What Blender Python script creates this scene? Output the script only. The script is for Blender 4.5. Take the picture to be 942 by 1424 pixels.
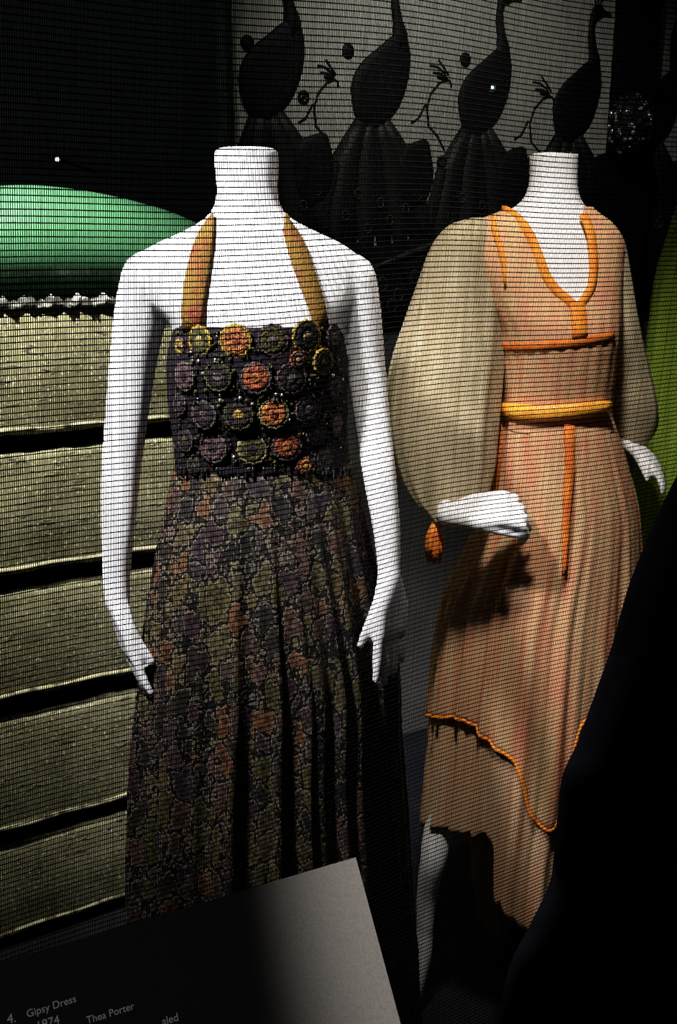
import bpy, math, random
from mathutils import Vector, Matrix
import numpy as np
random.seed(7)
for o in list(bpy.data.objects): bpy.data.objects.remove(o, do_unlink=True)
scn = bpy.context.scene
COL = scn.collection
R = math.radians

# ------------------------------------------------------------------ camera
FPX, TH, HC = 1350.0, R(15.0), 1.67
cam_d = bpy.data.cameras.new('camera'); cam = bpy.data.objects.new('camera', cam_d); COL.objects.link(cam)
cam.location = (0, 0, HC); cam.rotation_euler = (R(90) - TH, 0, 0)
cam_d.sensor_fit = 'VERTICAL'; cam_d.sensor_height = 36.0; cam_d.lens = FPX / 1424 * 36.0
cam_d.clip_start = 0.02
scn.camera = cam
# ------------------------------------------------------------------ world, exposure
w = bpy.data.worlds.new('dim_gallery'); scn.world = w; w.use_nodes = True
w.node_tree.nodes['Background'].inputs[0].default_value = (0.8, 0.9, 1.0, 1)
w.node_tree.nodes['Background'].inputs[1].default_value = 0.03
vs = scn.view_settings
vs.view_transform = 'Standard'; vs.look = 'None'; vs.gamma = 1.0; vs.exposure = 0.0; vs.use_curve_mapping = False

def spot(name, loc, target, power, size_deg, blend=0.5, radius=0.03, col=(1, 1, 1)):
    d = bpy.data.lights.new(name, 'SPOT'); d.energy = power; d.spot_size = R(size_deg); d.spot_blend = blend
    d.shadow_soft_size = radius; d.color = col
    o = bpy.data.objects.new(name, d); COL.objects.link(o); o.location = loc
    o.rotation_euler = (Vector(target) - Vector(loc)).to_track_quat('-Z', 'Y').to_euler()
    return o
# case spotlights hung above the frame, the last one an added fill
spot('case_spotlight', (-0.79, 0.75, 2.80), (-0.26, 1.50, 1.50), 780, 37, 1.0, 0.10, (1.0, 0.97, 0.98))
spot('wall_spotlight', (-0.74, 1.66, 2.62), (-0.80, 2.20, 1.75), 470, 62, 1.0, 0.04, (1.0, 0.97, 0.84))
spot('dress_spotlight', (0.05, 0.93, 2.85), (0.40, 1.80, 1.28), 300, 37, 0.8, 0.10, (1.0, 0.94, 0.85))
spot('backdrop_spotlight', (0.42, 2.05, 3.0), (0.42, 3.10, 1.95), 60, 72, 0.9, 0.05, (1.0, 0.98, 0.90))
spot('caption_spotlight', (0.03, 0.78, 2.90), (0.134, 0.52, 1.37), 2100, 13.0, 0.30, 0.03, (1.0, 0.93, 0.85))
spot('lettering_fill', (-0.55, -0.75, 2.75), (-0.14, 0.36, 1.27), 12, 15, 0.9, 0.03, (1.0, 0.98, 0.96))  # added unseen fill on the camera side, brightens the caption lettering

# ------------------------------------------------------------------ geometry of the view, for measuring places
FV = Vector((0, math.cos(TH), -math.sin(TH))); UV = Vector((0, math.sin(TH), math.cos(TH))); CV = Vector((0, 0, HC))
def ray(x, y): return FV + Vector(((x - 471) / FPX, 0, 0)) + UV * ((712 - y) / FPX)
def at(x, y, Y):
    d = ray(x, y); return CV + d * (Y / d.y)
A = R(59.6); EV = Vector((math.sin(A), math.cos(A), 0)); NV = Vector((EV.y, -EV.x, 0))   # the walls run along EV, face NV
def onpl(x, y, P0, N=None):
    N = N or NV
    d = ray(x, y); return CV + d * ((P0 - CV).dot(N) / d.dot(N))

# ------------------------------------------------------------------ materials
MATS = {}
def mat(name, col, rough=0.6, spec=0.3, noise=None, bump=None, metal=0.0, sheen=0, trans=0):
    if name in MATS: return MATS[name]
    m = bpy.data.materials.new(name); m.use_nodes = True; nt = m.node_tree; b = nt.nodes['Principled BSDF']
    b.inputs['Base Color'].default_value = (*col, 1); b.inputs['Roughness'].default_value = rough
    b.inputs['Specular IOR Level'].default_value = spec; b.inputs['Metallic'].default_value = metal
    if sheen: b.inputs['Sheen Weight'].default_value = sheen
    tc = nt.nodes.new('ShaderNodeTexCoord')
    if noise:                                  # (scale xyz, colour 2, low, high, detail)
        sc, c2, lo, hi, det = noise
        mp = nt.nodes.new('ShaderNodeMapping'); mp.inputs['Scale'].default_value = sc if hasattr(sc, '__len__') else (sc,) * 3
        nz = nt.nodes.new('ShaderNodeTexNoise'); nz.inputs['Scale'].default_value = 1; nz.inputs['Detail'].default_value = det
        cr = nt.nodes.new('ShaderNodeValToRGB'); cr.color_ramp.elements[0].position = lo; cr.color_ramp.elements[1].position = hi
        cr.color_ramp.elements[0].color = (*col, 1); cr.color_ramp.elements[1].color = (*c2, 1)
        nt.links.new(tc.outputs['Object'], mp.inputs[0]); nt.links.new(mp.outputs[0], nz.inputs['Vector'])
        nt.links.new(nz.outputs['Fac'], cr.inputs[0]); nt.links.new(cr.outputs[0], b.inputs['Base Color'])
    if bump:
        sc, st = bump
        mp = nt.nodes.new('ShaderNodeMapping'); mp.inputs['Scale'].default_value = sc if hasattr(sc, '__len__') else (sc,) * 3
        nz = nt.nodes.new('ShaderNodeTexNoise'); nz.inputs['Scale'].default_value = 1; nz.inputs['Detail'].default_value = 3
        bp = nt.nodes.new('ShaderNodeBump'); bp.inputs['Strength'].default_value = st; bp.inputs['Distance'].default_value = 0.004
        nt.links.new(tc.outputs['Object'], mp.inputs[0]); nt.links.new(mp.outputs[0], nz.inputs['Vector'])
        nt.links.new(nz.outputs['Fac'], bp.inputs['Height']); nt.links.new(bp.outputs[0], b.inputs['Normal'])
    if trans:
        out = nt.nodes['Material Output']; tr = nt.nodes.new('ShaderNodeBsdfTranslucent'); tr.inputs[0].default_value = (*col, 1)
        mx = nt.nodes.new('ShaderNodeMixShader'); mx.inputs[0].default_value = trans
        nt.links.new(b.outputs[0], mx.inputs[1]); nt.links.new(tr.outputs[0], mx.inputs[2]); nt.links.new(mx.outputs[0], out.inputs[0])
    MATS[name] = m; return m

mat('mannequin_white', (0.80, 0.80, 0.81), 0.45, 0.35)
mat('black_cloth', (0.0004, 0.0004, 0.0006), 0.95, 0.0, bump=(60, 0.2))
mat('scrim_black', (0.0015, 0.0015, 0.0015), 0.95, 0.0)
mat('void_black', (0.10, 0.10, 0.11), 0.95, 0.02)
mat('far_charcoal', (0.30, 0.30, 0.33), 0.95, 0.02)
mat('post_black', (0.005, 0.005, 0.006), 0.8, 0.05)
mat('floor_black', (0.008, 0.009, 0.013), 0.75, 0.1, noise=(9, (0.014, 0.014, 0.018), 0.4, 0.7, 3))
mat('back_grey', (0.10, 0.10, 0.10), 0.9, 0.1, noise=(5, (0.14, 0.14, 0.135), 0.3, 0.7, 3))
mat('panel_grey', (0.34, 0.335, 0.30), 0.85, 0.15, noise=((220, 220, 18), (0.50, 0.49, 0.43), 0.35, 0.65, 4), bump=((300, 300, 90), 0.35))
mat('peacock_black', (0.0045, 0.0045, 0.005), 0.6, 0.15, noise=(55, (0.012, 0.012, 0.012), 0.55, 0.7, 4), bump=(90, 0.25))
mat('feather_charcoal', (0.013, 0.013, 0.0135), 0.5, 0.3, bump=((300, 300, 60), 0.4))
mat('ring_grey', (0.055, 0.055, 0.05), 0.6, 0.3)
mat('pale_edge', (0.50, 0.47, 0.30), 0.7, 0.2, noise=((30, 30, 30), (0.10, 0.09, 0.05), 0.5, 0.62, 4))
mat('board_gap', (0.004, 0.004, 0.004), 0.9, 0.05)
mat('green_gloss', (0.055, 0.17, 0.085), 0.28, 0.6, bump=((6, 6, 40), 0.05))
mat('piping_dark', (0.02, 0.045, 0.03), 0.5, 0.3)
mat('pale_crinkle', (0.03, 0.03, 0.028), 0.6, 0.4, noise=((26, 26, 80), (0.55, 0.55, 0.50), 0.50, 0.62, 4))
mat('bodice_black', (0.008, 0.006, 0.009), 0.85, 0.1, noise=(120, (0.05, 0.045, 0.02), 0.6, 0.72, 4), bump=(220, 0.6))
mat('strap_gold', (0.16, 0.088, 0.017), 0.75, 0.1, noise=((45, 45, 45), (0.16, 0.036, 0.022), 0.50, 0.72, 5), bump=(240, 0.5))
mat('bead_black', (0.012, 0.011, 0.012), 0.15, 0.7)
mat('bead_silver', (0.85, 0.85, 0.8), 0.28, 0.8, metal=0.9)
for nm, c in dict(red=(0.33, 0.075, 0.03), orange=(0.42, 0.14, 0.035), gold=(0.36, 0.23, 0.035), mauve=(0.09, 0.05, 0.052), olive=(0.060, 0.054, 0.014), dark=(0.016, 0.012, 0.014), cream=(0.24, 0.20, 0.085), grey=(0.085, 0.068, 0.060)).items():
    mat('thread_' + nm, c, 0.75, 0.2, noise=(230, tuple(x * 0.12 for x in c), 0.42, 0.62, 4), bump=(260, 1.0))
mat('peach', (0.60, 0.235, 0.125), 0.8, 0.15, noise=((46, 46, 3.5), (0.60, 0.40, 0.205), 0.34, 0.64, 5), bump=((160, 160, 12), 0.25), trans=0.12)
mat('peach_bodice', (0.66, 0.30, 0.165), 0.8, 0.15, noise=((40, 40, 22), (0.62, 0.40, 0.20), 0.35, 0.7, 4), bump=(160, 0.3))
mat('beige_sheer', (0.56, 0.29, 0.16), 0.8, 0.15, noise=((50, 50, 5), (0.62, 0.45, 0.26), 0.35, 0.7, 4), bump=((160, 160, 12), 0.3), trans=0.15)
mat('cream_sheer', (0.38, 0.305, 0.18), 0.8, 0.15, noise=((50, 50, 7), (0.52, 0.43, 0.275), 0.35, 0.7, 4), bump=((140, 140, 12), 0.25), trans=0.18)
mat('orange_trim', (0.80, 0.22, 0.025), 0.6, 0.25, noise=(60, (0.85, 0.30, 0.03), 0.4, 0.65, 3), bump=(200, 0.3))
mat('rust_trim', (0.55, 0.12, 0.02), 0.7, 0.2, noise=(50, (0.72, 0.20, 0.03), 0.4, 0.65, 3), bump=(200, 0.3))
mat('gold_belt', (0.86, 0.30, 0.03), 0.45, 0.4, noise=((40, 40, 40), (0.90, 0.44, 0.05), 0.4, 0.65, 3), bump=(150, 0.4))
mat('green_gown', (0.20, 0.32, 0.03), 0.8, 0.2, noise=((30, 30, 5), (0.30, 0.42, 0.05), 0.35, 0.7, 4), bump=((90, 90, 10), 0.3))
mat('caption_black', (0.014, 0.0135, 0.013), 0.6, 0.12, noise=(900, (0.020, 0.019, 0.018), 0.35, 0.65, 2))
mat('caption_ink', (0.80, 0.80, 0.80), 0.8, 0.1)
mat('lamp_housing', (0.02, 0.02, 0.02), 0.4, 0.4)

def board_material():
    m = bpy.data.materials.new('speckled_board'); m.use_nodes = True; nt = m.node_tree; b = nt.nodes['Principled BSDF']
    tc = nt.nodes.new('ShaderNodeTexCoord')
    def nz(sc, det=5):
        mp = nt.nodes.new('ShaderNodeMapping'); mp.inputs['Scale'].default_value = sc
        n = nt.nodes.new('ShaderNodeTexNoise'); n.inputs['Scale'].default_value = 1; n.inputs['Detail'].default_value = det
        nt.links.new(tc.outputs['Object'], mp.inputs[0]); nt.links.new(mp.outputs[0], n.inputs['Vector']); return n
    def ramp(n, lo, hi, c0, c1):
        r = nt.nodes.new('ShaderNodeValToRGB'); e = r.color_ramp.elements
        e[0].position, e[1].position, e[0].color, e[1].color = lo, hi, (*c0, 1), (*c1, 1)
        nt.links.new(n.outputs['Fac'], r.inputs[0]); return r
    base = ramp(nz((9, 9, 14)), 0.35, 0.68, (0.17, 0.16, 0.085), (0.36, 0.34, 0.20))
    spk = ramp(nz((150, 150, 150), 2), 0.60, 0.72, (0, 0, 0), (1, 1, 1))
    scr = ramp(nz((26, 26, 90), 6), 0.60, 0.68, (0, 0, 0), (1, 1, 1))
    mx = nt.nodes.new('ShaderNodeMix'); mx.data_type = 'RGBA'
    nt.links.new(spk.outputs[0], mx.inputs[0]); nt.links.new(base.outputs[0], mx.inputs[6]); mx.inputs[7].default_value = (0.85, 0.83, 0.62, 1)
    mx2 = nt.nodes.new('ShaderNodeMix'); mx2.data_type = 'RGBA'
    nt.links.new(scr.outputs[0], mx2.inputs[0]); nt.links.new(mx.outputs[2], mx2.inputs[6]); mx2.inputs[7].default_value = (0.12, 0.11, 0.07, 1)
    nt.links.new(mx2.outputs[2], b.inputs['Base Color'])
    b.inputs['Roughness'].default_value = 0.55
    bp = nt.nodes.new('ShaderNodeBump'); bp.inputs['Strength'].default_value = 0.7; bp.inputs['Distance'].default_value = 0.006
    nt.links.new(scr.outputs[0], bp.inputs['Height']); nt.links.new(bp.outputs[0], b.inputs['Normal'])
    MATS['speckled_board'] = m
board_material()

def skirt_material():                           # printed patches outlined in pale thread
    m = bpy.data.materials.new('patchwork_print'); m.use_nodes = True; nt = m.node_tree; b = nt.nodes['Principled BSDF']
    tc = nt.nodes.new('ShaderNodeTexCoord'); mp = nt.nodes.new('ShaderNodeMapping'); mp.inputs['Scale'].default_value = (34, 34, 21)
    wn = nt.nodes.new('ShaderNodeTexNoise'); wn.inputs['Scale'].default_value = 2.2
    ad = nt.nodes.new('ShaderNodeMix'); ad.data_type = 'RGBA'; ad.blend_type = 'ADD'; ad.inputs[0].default_value = 1.0
    nt.links.new(tc.outputs['Object'], mp.inputs[0]); nt.links.new(mp.outputs[0], wn.inputs['Vector'])
    nt.links.new(mp.outputs[0], ad.inputs[6]); nt.links.new(wn.outputs['Color'], ad.inputs[7])
    v = nt.nodes.new('ShaderNodeTexVoronoi'); v.inputs['Scale'].default_value = 1
    v2 = nt.nodes.new('ShaderNodeTexVoronoi'); v2.feature = 'DISTANCE_TO_EDGE'; v2.inputs['Scale'].default_value = 1
    for x in (v, v2): nt.links.new(ad.outputs[2], x.inputs['Vector'])
    sp = nt.nodes.new('ShaderNodeSeparateColor'); nt.links.new(v.outputs['Color'], sp.inputs[0])
    cr = nt.nodes.new('ShaderNodeValToRGB'); cr.color_ramp.interpolation = 'CONSTANT'
    cols = [(0.026, 0.013, 0.018), (0.060, 0.044, 0.018), (0.016, 0.012, 0.010), (0.062, 0.034, 0.028), (0.044, 0.038, 0.014), (0.026, 0.018, 0.024), (0.085, 0.038, 0.016), (0.058, 0.048, 0.024), (0.010, 0.009, 0.009), (0.045, 0.028, 0.024)]
    el = cr.color_ramp.elements
    while len(el) < len(cols): el.new(0.5)
    for i, c in enumerate(cols): el[i].position = i / len(cols); el[i].color = (*c, 1)
    nt.links.new(sp.outputs[0], cr.inputs[0])
    ln = nt.nodes.new('ShaderNodeValToRGB'); e = ln.color_ramp.elements
    e[0].position = 0.05; e[0].color = (0, 0, 0, 1); e[1].position = 0.13; e[1].color = (0, 0, 0, 1)
    x = e.new(0.085); x.color = (1, 1, 1, 1)
    nt.links.new(v2.outputs['Distance'], ln.inputs[0])
    bk = nt.nodes.new('ShaderNodeValToRGB'); e = bk.color_ramp.elements
    e[0].position = 0.03; e[0].color = (0.06, 0.06, 0.06, 1); e[1].position = 0.09; e[1].color = (1, 1, 1, 1)
    nt.links.new(v2.outputs['Distance'], bk.inputs[0])
    fn = nt.nodes.new('ShaderNodeTexNoise'); fn.inputs['Scale'].default_value = 150; nt.links.new(tc.outputs['Object'], fn.inputs['Vector'])
    fr = nt.nodes.new('ShaderNodeValToRGB'); fr.color_ramp.elements[0].position = 0.35; fr.color_ramp.elements[1].position = 0.65
    fr.color_ramp.elements[0].color = (0.15, 0.15, 0.15, 1); fr.color_ramp.elements[1].color = (1.5, 1.45, 1.3, 1)
    nt.links.new(fn.outputs['Fac'], fr.inputs[0])
    m1 = nt.nodes.new('ShaderNodeMix'); m1.data_type = 'RGBA'; m1.blend_type = 'MULTIPLY'; m1.inputs[0].default_value = 1
    nt.links.new(cr.outputs[0], m1.inputs[6]); nt.links.new(bk.outputs[0], m1.inputs[7])
    m2 = nt.nodes.new('ShaderNodeMix'); m2.data_type = 'RGBA'; m2.blend_type = 'MULTIPLY'; m2.inputs[0].default_value = 1
    nt.links.new(m1.outputs[2], m2.inputs[6]); nt.links.new(fr.outputs[0], m2.inputs[7])
    m3 = nt.nodes.new('ShaderNodeMix'); m3.data_type = 'RGBA'
    mm = nt.nodes.new('ShaderNodeMath'); mm.operation = 'MULTIPLY'; mm.inputs[1].default_value = 0.5
    nt.links.new(ln.outputs[0], mm.inputs[0]); nt.links.new(mm.outputs[0], m3.inputs[0])
    nt.links.new(m2.outputs[2], m3.inputs[6]); m3.inputs[7].default_value = (0.24, 0.205, 0.14, 1)
    nt.links.new(m3.outputs[2], b.inputs['Base Color']); b.inputs['Roughness'].default_value = 0.75; b.inputs['Specular IOR Level'].default_value = 0.2
    bp = nt.nodes.new('ShaderNodeBump'); bp.inputs['Strength'].default_value = 0.5; bp.inputs['Distance'].default_value = 0.003
    nt.links.new(bk.outputs[0], bp.inputs['Height']); nt.links.new(bp.outputs[0], b.inputs['Normal'])
    MATS['patchwork_print'] = m
skirt_material()

# ------------------------------------------------------------------ object helpers
WL = {}
def thing(name, loc, label, cat, group=None):
    o = bpy.data.objects.new(name, None); COL.objects.link(o); o.location = loc; o.empty_display_size = 0.05
    o['label'] = label; o['category'] = cat
    if group: o['group'] = group
    WL[o] = Vector(loc); return o
def build(name, V, Fc, m, parent=None, smooth=True, label=None, cat=None, kind=None, group=None, base=None, mats=None, mi=None):
    V = [Vector(v) for v in V]
    if parent is not None: org = WL[parent]
    elif base is not None: org = Vector(base)
    else:
        xs = [v.x for v in V]; ys = [v.y for v in V]; org = Vector(((min(xs) + max(xs)) / 2, (min(ys) + max(ys)) / 2, min(v.z for v in V)))
    me = bpy.data.meshes.new(name); me.from_pydata([tuple(v - org) for v in V], [], Fc); me.update()
    for x in (mats or [m]): me.materials.append(MATS[x])
    if mi: me.polygons.foreach_set('material_index', mi)
    if smooth: me.polygons.foreach_set('use_smooth', [True] * len(me.polygons))
    o = bpy.data.objects.new(name, me); COL.objects.link(o)
    if parent is not None: o.parent = parent
    else: o.location = org
    WL[o] = org
    for k, v in (('label', label), ('category', cat), ('kind', kind), ('group', group)):
        if v: o[k] = v
    return o
class MB:
    def __init__(s): s.V = []; s.F = []; s.M = []
    def add(s, V, F, mi=0):
        b = len(s.V); s.V += [Vector(v) for v in V]; s.F += [tuple(i + b for i in f) for f in F]; s.M += [mi] * len(F); return s
    def loft(s, rings, cap0=True, cap1=True, closed=True, mi=0):
        n = len(rings[0]); V = [p for r in rings for p in r]; F = []
        for j in range(len(rings) - 1):
            for i in range(n if closed else n - 1):
                k = (i + 1) % n; F.append((j * n + i, j * n + k, (j + 1) * n + k, (j + 1) * n + i))
        if cap0: F.append(tuple(range(n - 1, -1, -1)))
        if cap1: F.append(tuple(range((len(rings) - 1) * n, len(rings) * n)))
        return s.add(V, F, mi)
    def tube(s, P, rad, n=10, cap=True, flat=1.0, mi=0):
        P = [Vector(p) for p in P]; rad = rad if hasattr(rad, '__len__') else [rad] * len(P)
        T = [(P[min(i + 1, len(P) - 1)] - P[max(i - 1, 0)]).normalized() for i in range(len(P))]
        up = Vector((0, 0, 1)) if abs(T[0].z) < 0.9 else Vector((0, 1, 0))
        a = (up - T[0] * up.dot(T[0])).normalized(); rings = []
        for p, t, r in zip(P, T, rad):
            a = (a - t * a.dot(t)).normalized(); b = t.cross(a)
            rings.append([p + (a * math.cos(2 * math.pi * k / n) + b * math.sin(2 * math.pi * k / n) * flat) * r for k in range(n)])
        return s.loft(rings, cap, cap, mi=mi)
    def blob(s, P, rad, n=12):                 # tube with rounded ends
        P = [Vector(p) for p in P]; rad = list(rad) if hasattr(rad, '__len__') else [rad] * len(P)
        t0 = (P[0] - P[1]).normalized(); t1 = (P[-1] - P[-2]).normalized()
        a = [P[0] + t0 * rad[0] * q for q in (0.98, 0.8, 0.45)]; ra = [rad[0] * q for q in (0.2, 0.6, 0.9)]
        b = [P[-1] + t1 * rad[-1] * q for q in (0.45, 0.8, 0.98)]; rb = [rad[-1] * q for q in (0.9, 0.6, 0.2)]
        return s.tube(a + P + b, ra + rad + rb, n)
    def box(s, c, u, v, w_, mi=0):             # centre and three half vectors
        c, u, v, w_ = map(Vector, (c, u, v, w_))
        V = [c + u * i + v * j + w_ * k for i in (-1, 1) for j in (-1, 1) for k in (-1, 1)]
        return s.add(V, [(0, 1, 3, 2), (4, 6, 7, 5), (0, 4, 5, 1), (2, 3, 7, 6), (0, 2, 6, 4), (1, 5, 7, 3)], mi)
    def ball(s, c, r, n=8, m=6, mi=0):
        c = Vector(c); r = r if hasattr(r, '__len__') else (r, r, r); rings = []
        for j in range(m + 1):
            p = math.pi * (j + 0.02) / (m + 0.04); rings.append([c + Vector((r[0] * math.sin(p) * math.cos(2 * math.pi * k / n), r[1] * math.sin(p) * math.sin(2 * math.pi * k / n), r[2] * math.cos(p))) for k in range(n)])
        return s.loft(rings, mi=mi)
    def build(s, name, m, parent=None, **k): return build(name, s.V, s.F, m, parent, mi=s.M if k.get('mats') else None, **k)
def lerp(tab, y):                              # tab rows (y, a, b, ...) -> interpolated smoothly
    n_ = max(map(len, tab)); tab = [tuple(r) + (0.0,) * (n_ - len(r)) for r in tab]
    if y <= tab[0][0]: return tab[0][1:]
    if y >= tab[-1][0]: return tab[-1][1:]
    for i in range(len(tab) - 1):
        if y <= tab[i + 1][0]:
            p0 = tab[max(i - 1, 0)]; p1 = tab[i]; p2 = tab[i + 1]; p3 = tab[min(i + 2, len(tab) - 1)]; h = p2[0] - p1[0]; t = (y - p1[0]) / h
            out = []
            for k in range(1, len(p1)):
                m1 = (p2[k] - p0[k]) / max(p2[0] - p0[0], 1e-9) * h; m2 = (p3[k] - p1[k]) / max(p3[0] - p1[0], 1e-9) * h
                out.append((2*t**3-3*t**2+1)*p1[k] + (t**3-2*t**2+t)*m1 + (-2*t**3+3*t**2)*p2[k] + (t**3-t**2)*m2)
            return out
def sec(tab, Yc, y, grow=0.0):                 # a level slice of a form: centre, half width, half depth
    xl, xr, b, *r = lerp(tab, y); Y = Yc + (r[0] if r else 0)
    L = at(xl, y, Y); Rr = at(xr, y, Y); return (L + Rr) / 2, (Rr.x - L.x) / 2 + grow, b + grow
def ring(c, a, b, n, e=2.3, ph=0, fold=None):
    out = []
    for k in range(n):
        t = 2 * math.pi * k / n - math.pi / 2
        cx, sx = math.cos(t), math.sin(t)
        rr = (abs(cx) ** e + abs(sx) ** e) ** (-1 / e); g = fold(t) if fold else 1.0
        out.append(c + Vector((a * cx * rr * g, b * sx * rr * g, 0)))
    return out
def on_form(tab, Yc, x, y, grow=0.0):          # front point of a form seen at (x, y), with its normal
    Y = Yc - 0.1
    for _ in range(8):
        p = at(x, y, Y); c = None
        yy = y
        for _ in range(6):                     # slice at the height of p
            c, a, b = sec(tab, Yc, yy, grow); yy += (c.z - p.z) * 700
        s = max(-0.985, min(0.985, (p.x - c.x) / a)); Y = c.y - b * (1 - abs(s) ** 2.3) ** (1 / 2.3)
    p = at(x, y, Y)
    nrm = Vector((s / a, -max(0.1, math.sqrt(1 - s * s)) / b, 0)).normalized()
    return p, nrm
def remesh(name, mb, vox, m, smooth=4, **k):
    me = bpy.data.meshes.new('tmp'); me.from_pydata([tuple(v) for v in mb.V], [], mb.F); me.update()
    o = bpy.data.objects.new('tmp', me); COL.objects.link(o)
    r = o.modifiers.new('r', 'REMESH'); r.mode = 'VOXEL'; r.voxel_size = vox
    if smooth: s = o.modifiers.new('s', 'SMOOTH'); s.factor = 0.5; s.iterations = smooth
    dg = bpy.context.evaluated_depsgraph_get(); dg.update()
    me2 = o.evaluated_get(dg).to_mesh(); V = [v.co.copy() for v in me2.vertices]; F = [tuple(p.vertices) for p in me2.polygons]
    bpy.data.objects.remove(o, do_unlink=True)
    return build(name, V, F, m, **k)
def hand(mb, W, D, T, N, s=1.0, curl=0.35, spread=0.10, thumb=0.75, sag=None):
    """W wrist, D along the hand, T towards the thumb, N out of the back of the hand"""
    W, D, T, N = Vector(W), Vector(D).normalized(), Vector(T).normalized(), Vector(N).normalized()
    L = 0.085 * s
    for k in range(5):                          # the palm, five overlapping rays
        q = (k - 2) / 2 * 0.030 * s
        mb.blob([W - D * 0.006, W + D * L * 0.5 + T * q * 0.85, W + D * L + T * q * 0.92], [0.019 * s, 0.0135 * s, 0.0105 * s], 10)
    lens = (0.070, 0.080, 0.074, 0.056)
    for k in range(4):
        q = (1.5 - k) / 1.5 * 0.030 * s; d = (D + T * spread * (1.5 - k) / 1.5).normalized(); p = W + D * (L - 0.004) + T * q; P = [p]; ang = 0.0
        for j, fr in enumerate((0.44, 0.32, 0.24)):
            ang += curl * (0.55 if j == 0 else 0.9); dd = (d * math.cos(ang) - N * math.sin(ang)).normalized()
            p = p + dd * lens[k] * s * fr; P.append(p)
        mb.blob(P, [0.0088 * s, 0.0082 * s, 0.0074 * s, 0.0060 * s], 10)
    p = W + D * 0.022 * s + T * 0.018 * s; P = [p]
    for j, (fr, o_) in enumerate(((0.036, thumb), (0.028, thumb * 0.5), (0.022, thumb * 0.25))):
        dd = (D * math.cos(o_) + T * math.sin(o_) - N * (0.25 + 0.12 * j)).normalized(); p = p + dd * fr * s; P.append(p)
    mb.blob(P, [0.0125 * s, 0.0100 * s, 0.0086 * s, 0.0065 * s], 10)

# ================================================================== THE SETTING
fl = MB().box((0, 2.0, -0.05), (3.2, 0, 0), (0, 2.6, 0), (0, 0, 0.05)).build('floor', 'floor_black', smooth=False, kind='structure', label='dark matte floor of the display case and gallery')
cl = MB().box((0, 2.0, 3.15), (3.2, 0, 0), (0, 2.6, 0), (0, 0, 0.05)).build('ceiling', 'void_black', smooth=False, kind='structure', label='black ceiling above the display')
PB = at(337, 400, 2.80)                         # a point of the backdrop plane
def bp(x, y, off=0.0): return onpl(x, y, PB + NV * off)
def uz(u, z, off=0.0): q = PB + EV * u + NV * off; return Vector((q.x, q.y, z))
def to_uz(x, y): q = bp(x, y); return (q - PB).dot(EV), q.z
ZB = bp(540, 430).z                             # the bottom edge of the peacock screen
MB().box(uz(1.05, 1.55, -0.08), EV * 1.06, NV * 0.03, (0, 0, 1.55)).build('wall_back', 'back_grey', smooth=False, kind='structure', label='plain grey back wall below the peacock screen')
MB().box((-1.55, 4.2, 1.55), (1.65, 0, 0), (0, 0.04, 0), (0, 0, 1.55)).build('wall_far', 'far_charcoal', smooth=False, kind='structure', label='unlit black wall beyond the plank wall')
MB().box((2.75, 2.3, 1.55), (0.04, 0, 0), (0, 2.2, 0), (0, 0, 1.55)).build('wall_right', 'void_black', smooth=False, kind='structure', label='unlit black side wall')

# the low wall of wide boards, gaps between them
P0 = at(240, 700, 2.30)
def wl(x, z, off=0.0):                          # point of the board plane at image column x (at eye level), height z
    q = onpl(x, 350, P0 + NV * off); return Vector((q.x, q.y, z))
wA, wB = wl(-420, 0), wl(330, 0); wc = (wA + wB) / 2; wh = (wB - wA).length / 2
wall = MB().box(wc - NV * 0.045 + Vector((0, 0, 0.77)), EV * wh, NV * 0.015, (0, 0, 0.77)).build('wall_left', 'board_gap', smooth=False, kind='structure', label='low wall of wide speckled boards with dark gaps, left of the white mannequins')
for z1, z0 in ((1.545, 1.277), (1.238, 0.962), (0.916, 0.657), (0.603, 0.316), (0.272, 0.03)):
    mb = MB(); n = 44; rings = []
    for i in range(n + 1):                      # worn board: uneven edges, rounded arrises
        t = -wh + 2 * wh * i / n; c = wc + EV * t
        wob = 0.002 * math.sin(i * 0.9 + z1 * 9) + random.uniform(-0.002, 0.002); wob2 = 0.002 * math.sin(i * 1.3 + z0 * 7) + random.uniform(-0.002, 0.002)
        a, b_ = z0 + wob, z1 + wob2; r = 0.010; dp = 0.002 * math.sin(i * 0.55 + z0 * 20)
        prof = [(-0.03, a), (-0.002, a), (0.004 + dp, a + r * 0.5), (0.006 + dp, a + r * 1.5), (0.005 + dp, (a + b_) / 2), (0.006 + dp, b_ - r * 1.5), (0.003 + dp, b_ - r * 0.4), (-0.004, b_), (-0.03, b_)]
        rings.append([Vector((c.x, c.y, 0)) + NV * o_ + Vector((0, 0, z)) for o_, z in prof])
    bo_ = mb.loft(rings).build('board', 'speckled_board', wall, smooth=True)
    mb = MB(); mb.tube([wc + EV * (-wh + 2 * wh * i / n) + NV * 0.007 + Vector((0, 0, z0 + 0.012 + 0.002 * math.sin(i * 0.9 + z1 * 9) - wc.z)) for i in range(n + 1)], 0.0055, 6)
    mb.build('worn_edge', 'pale_edge', bo_)

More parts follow.
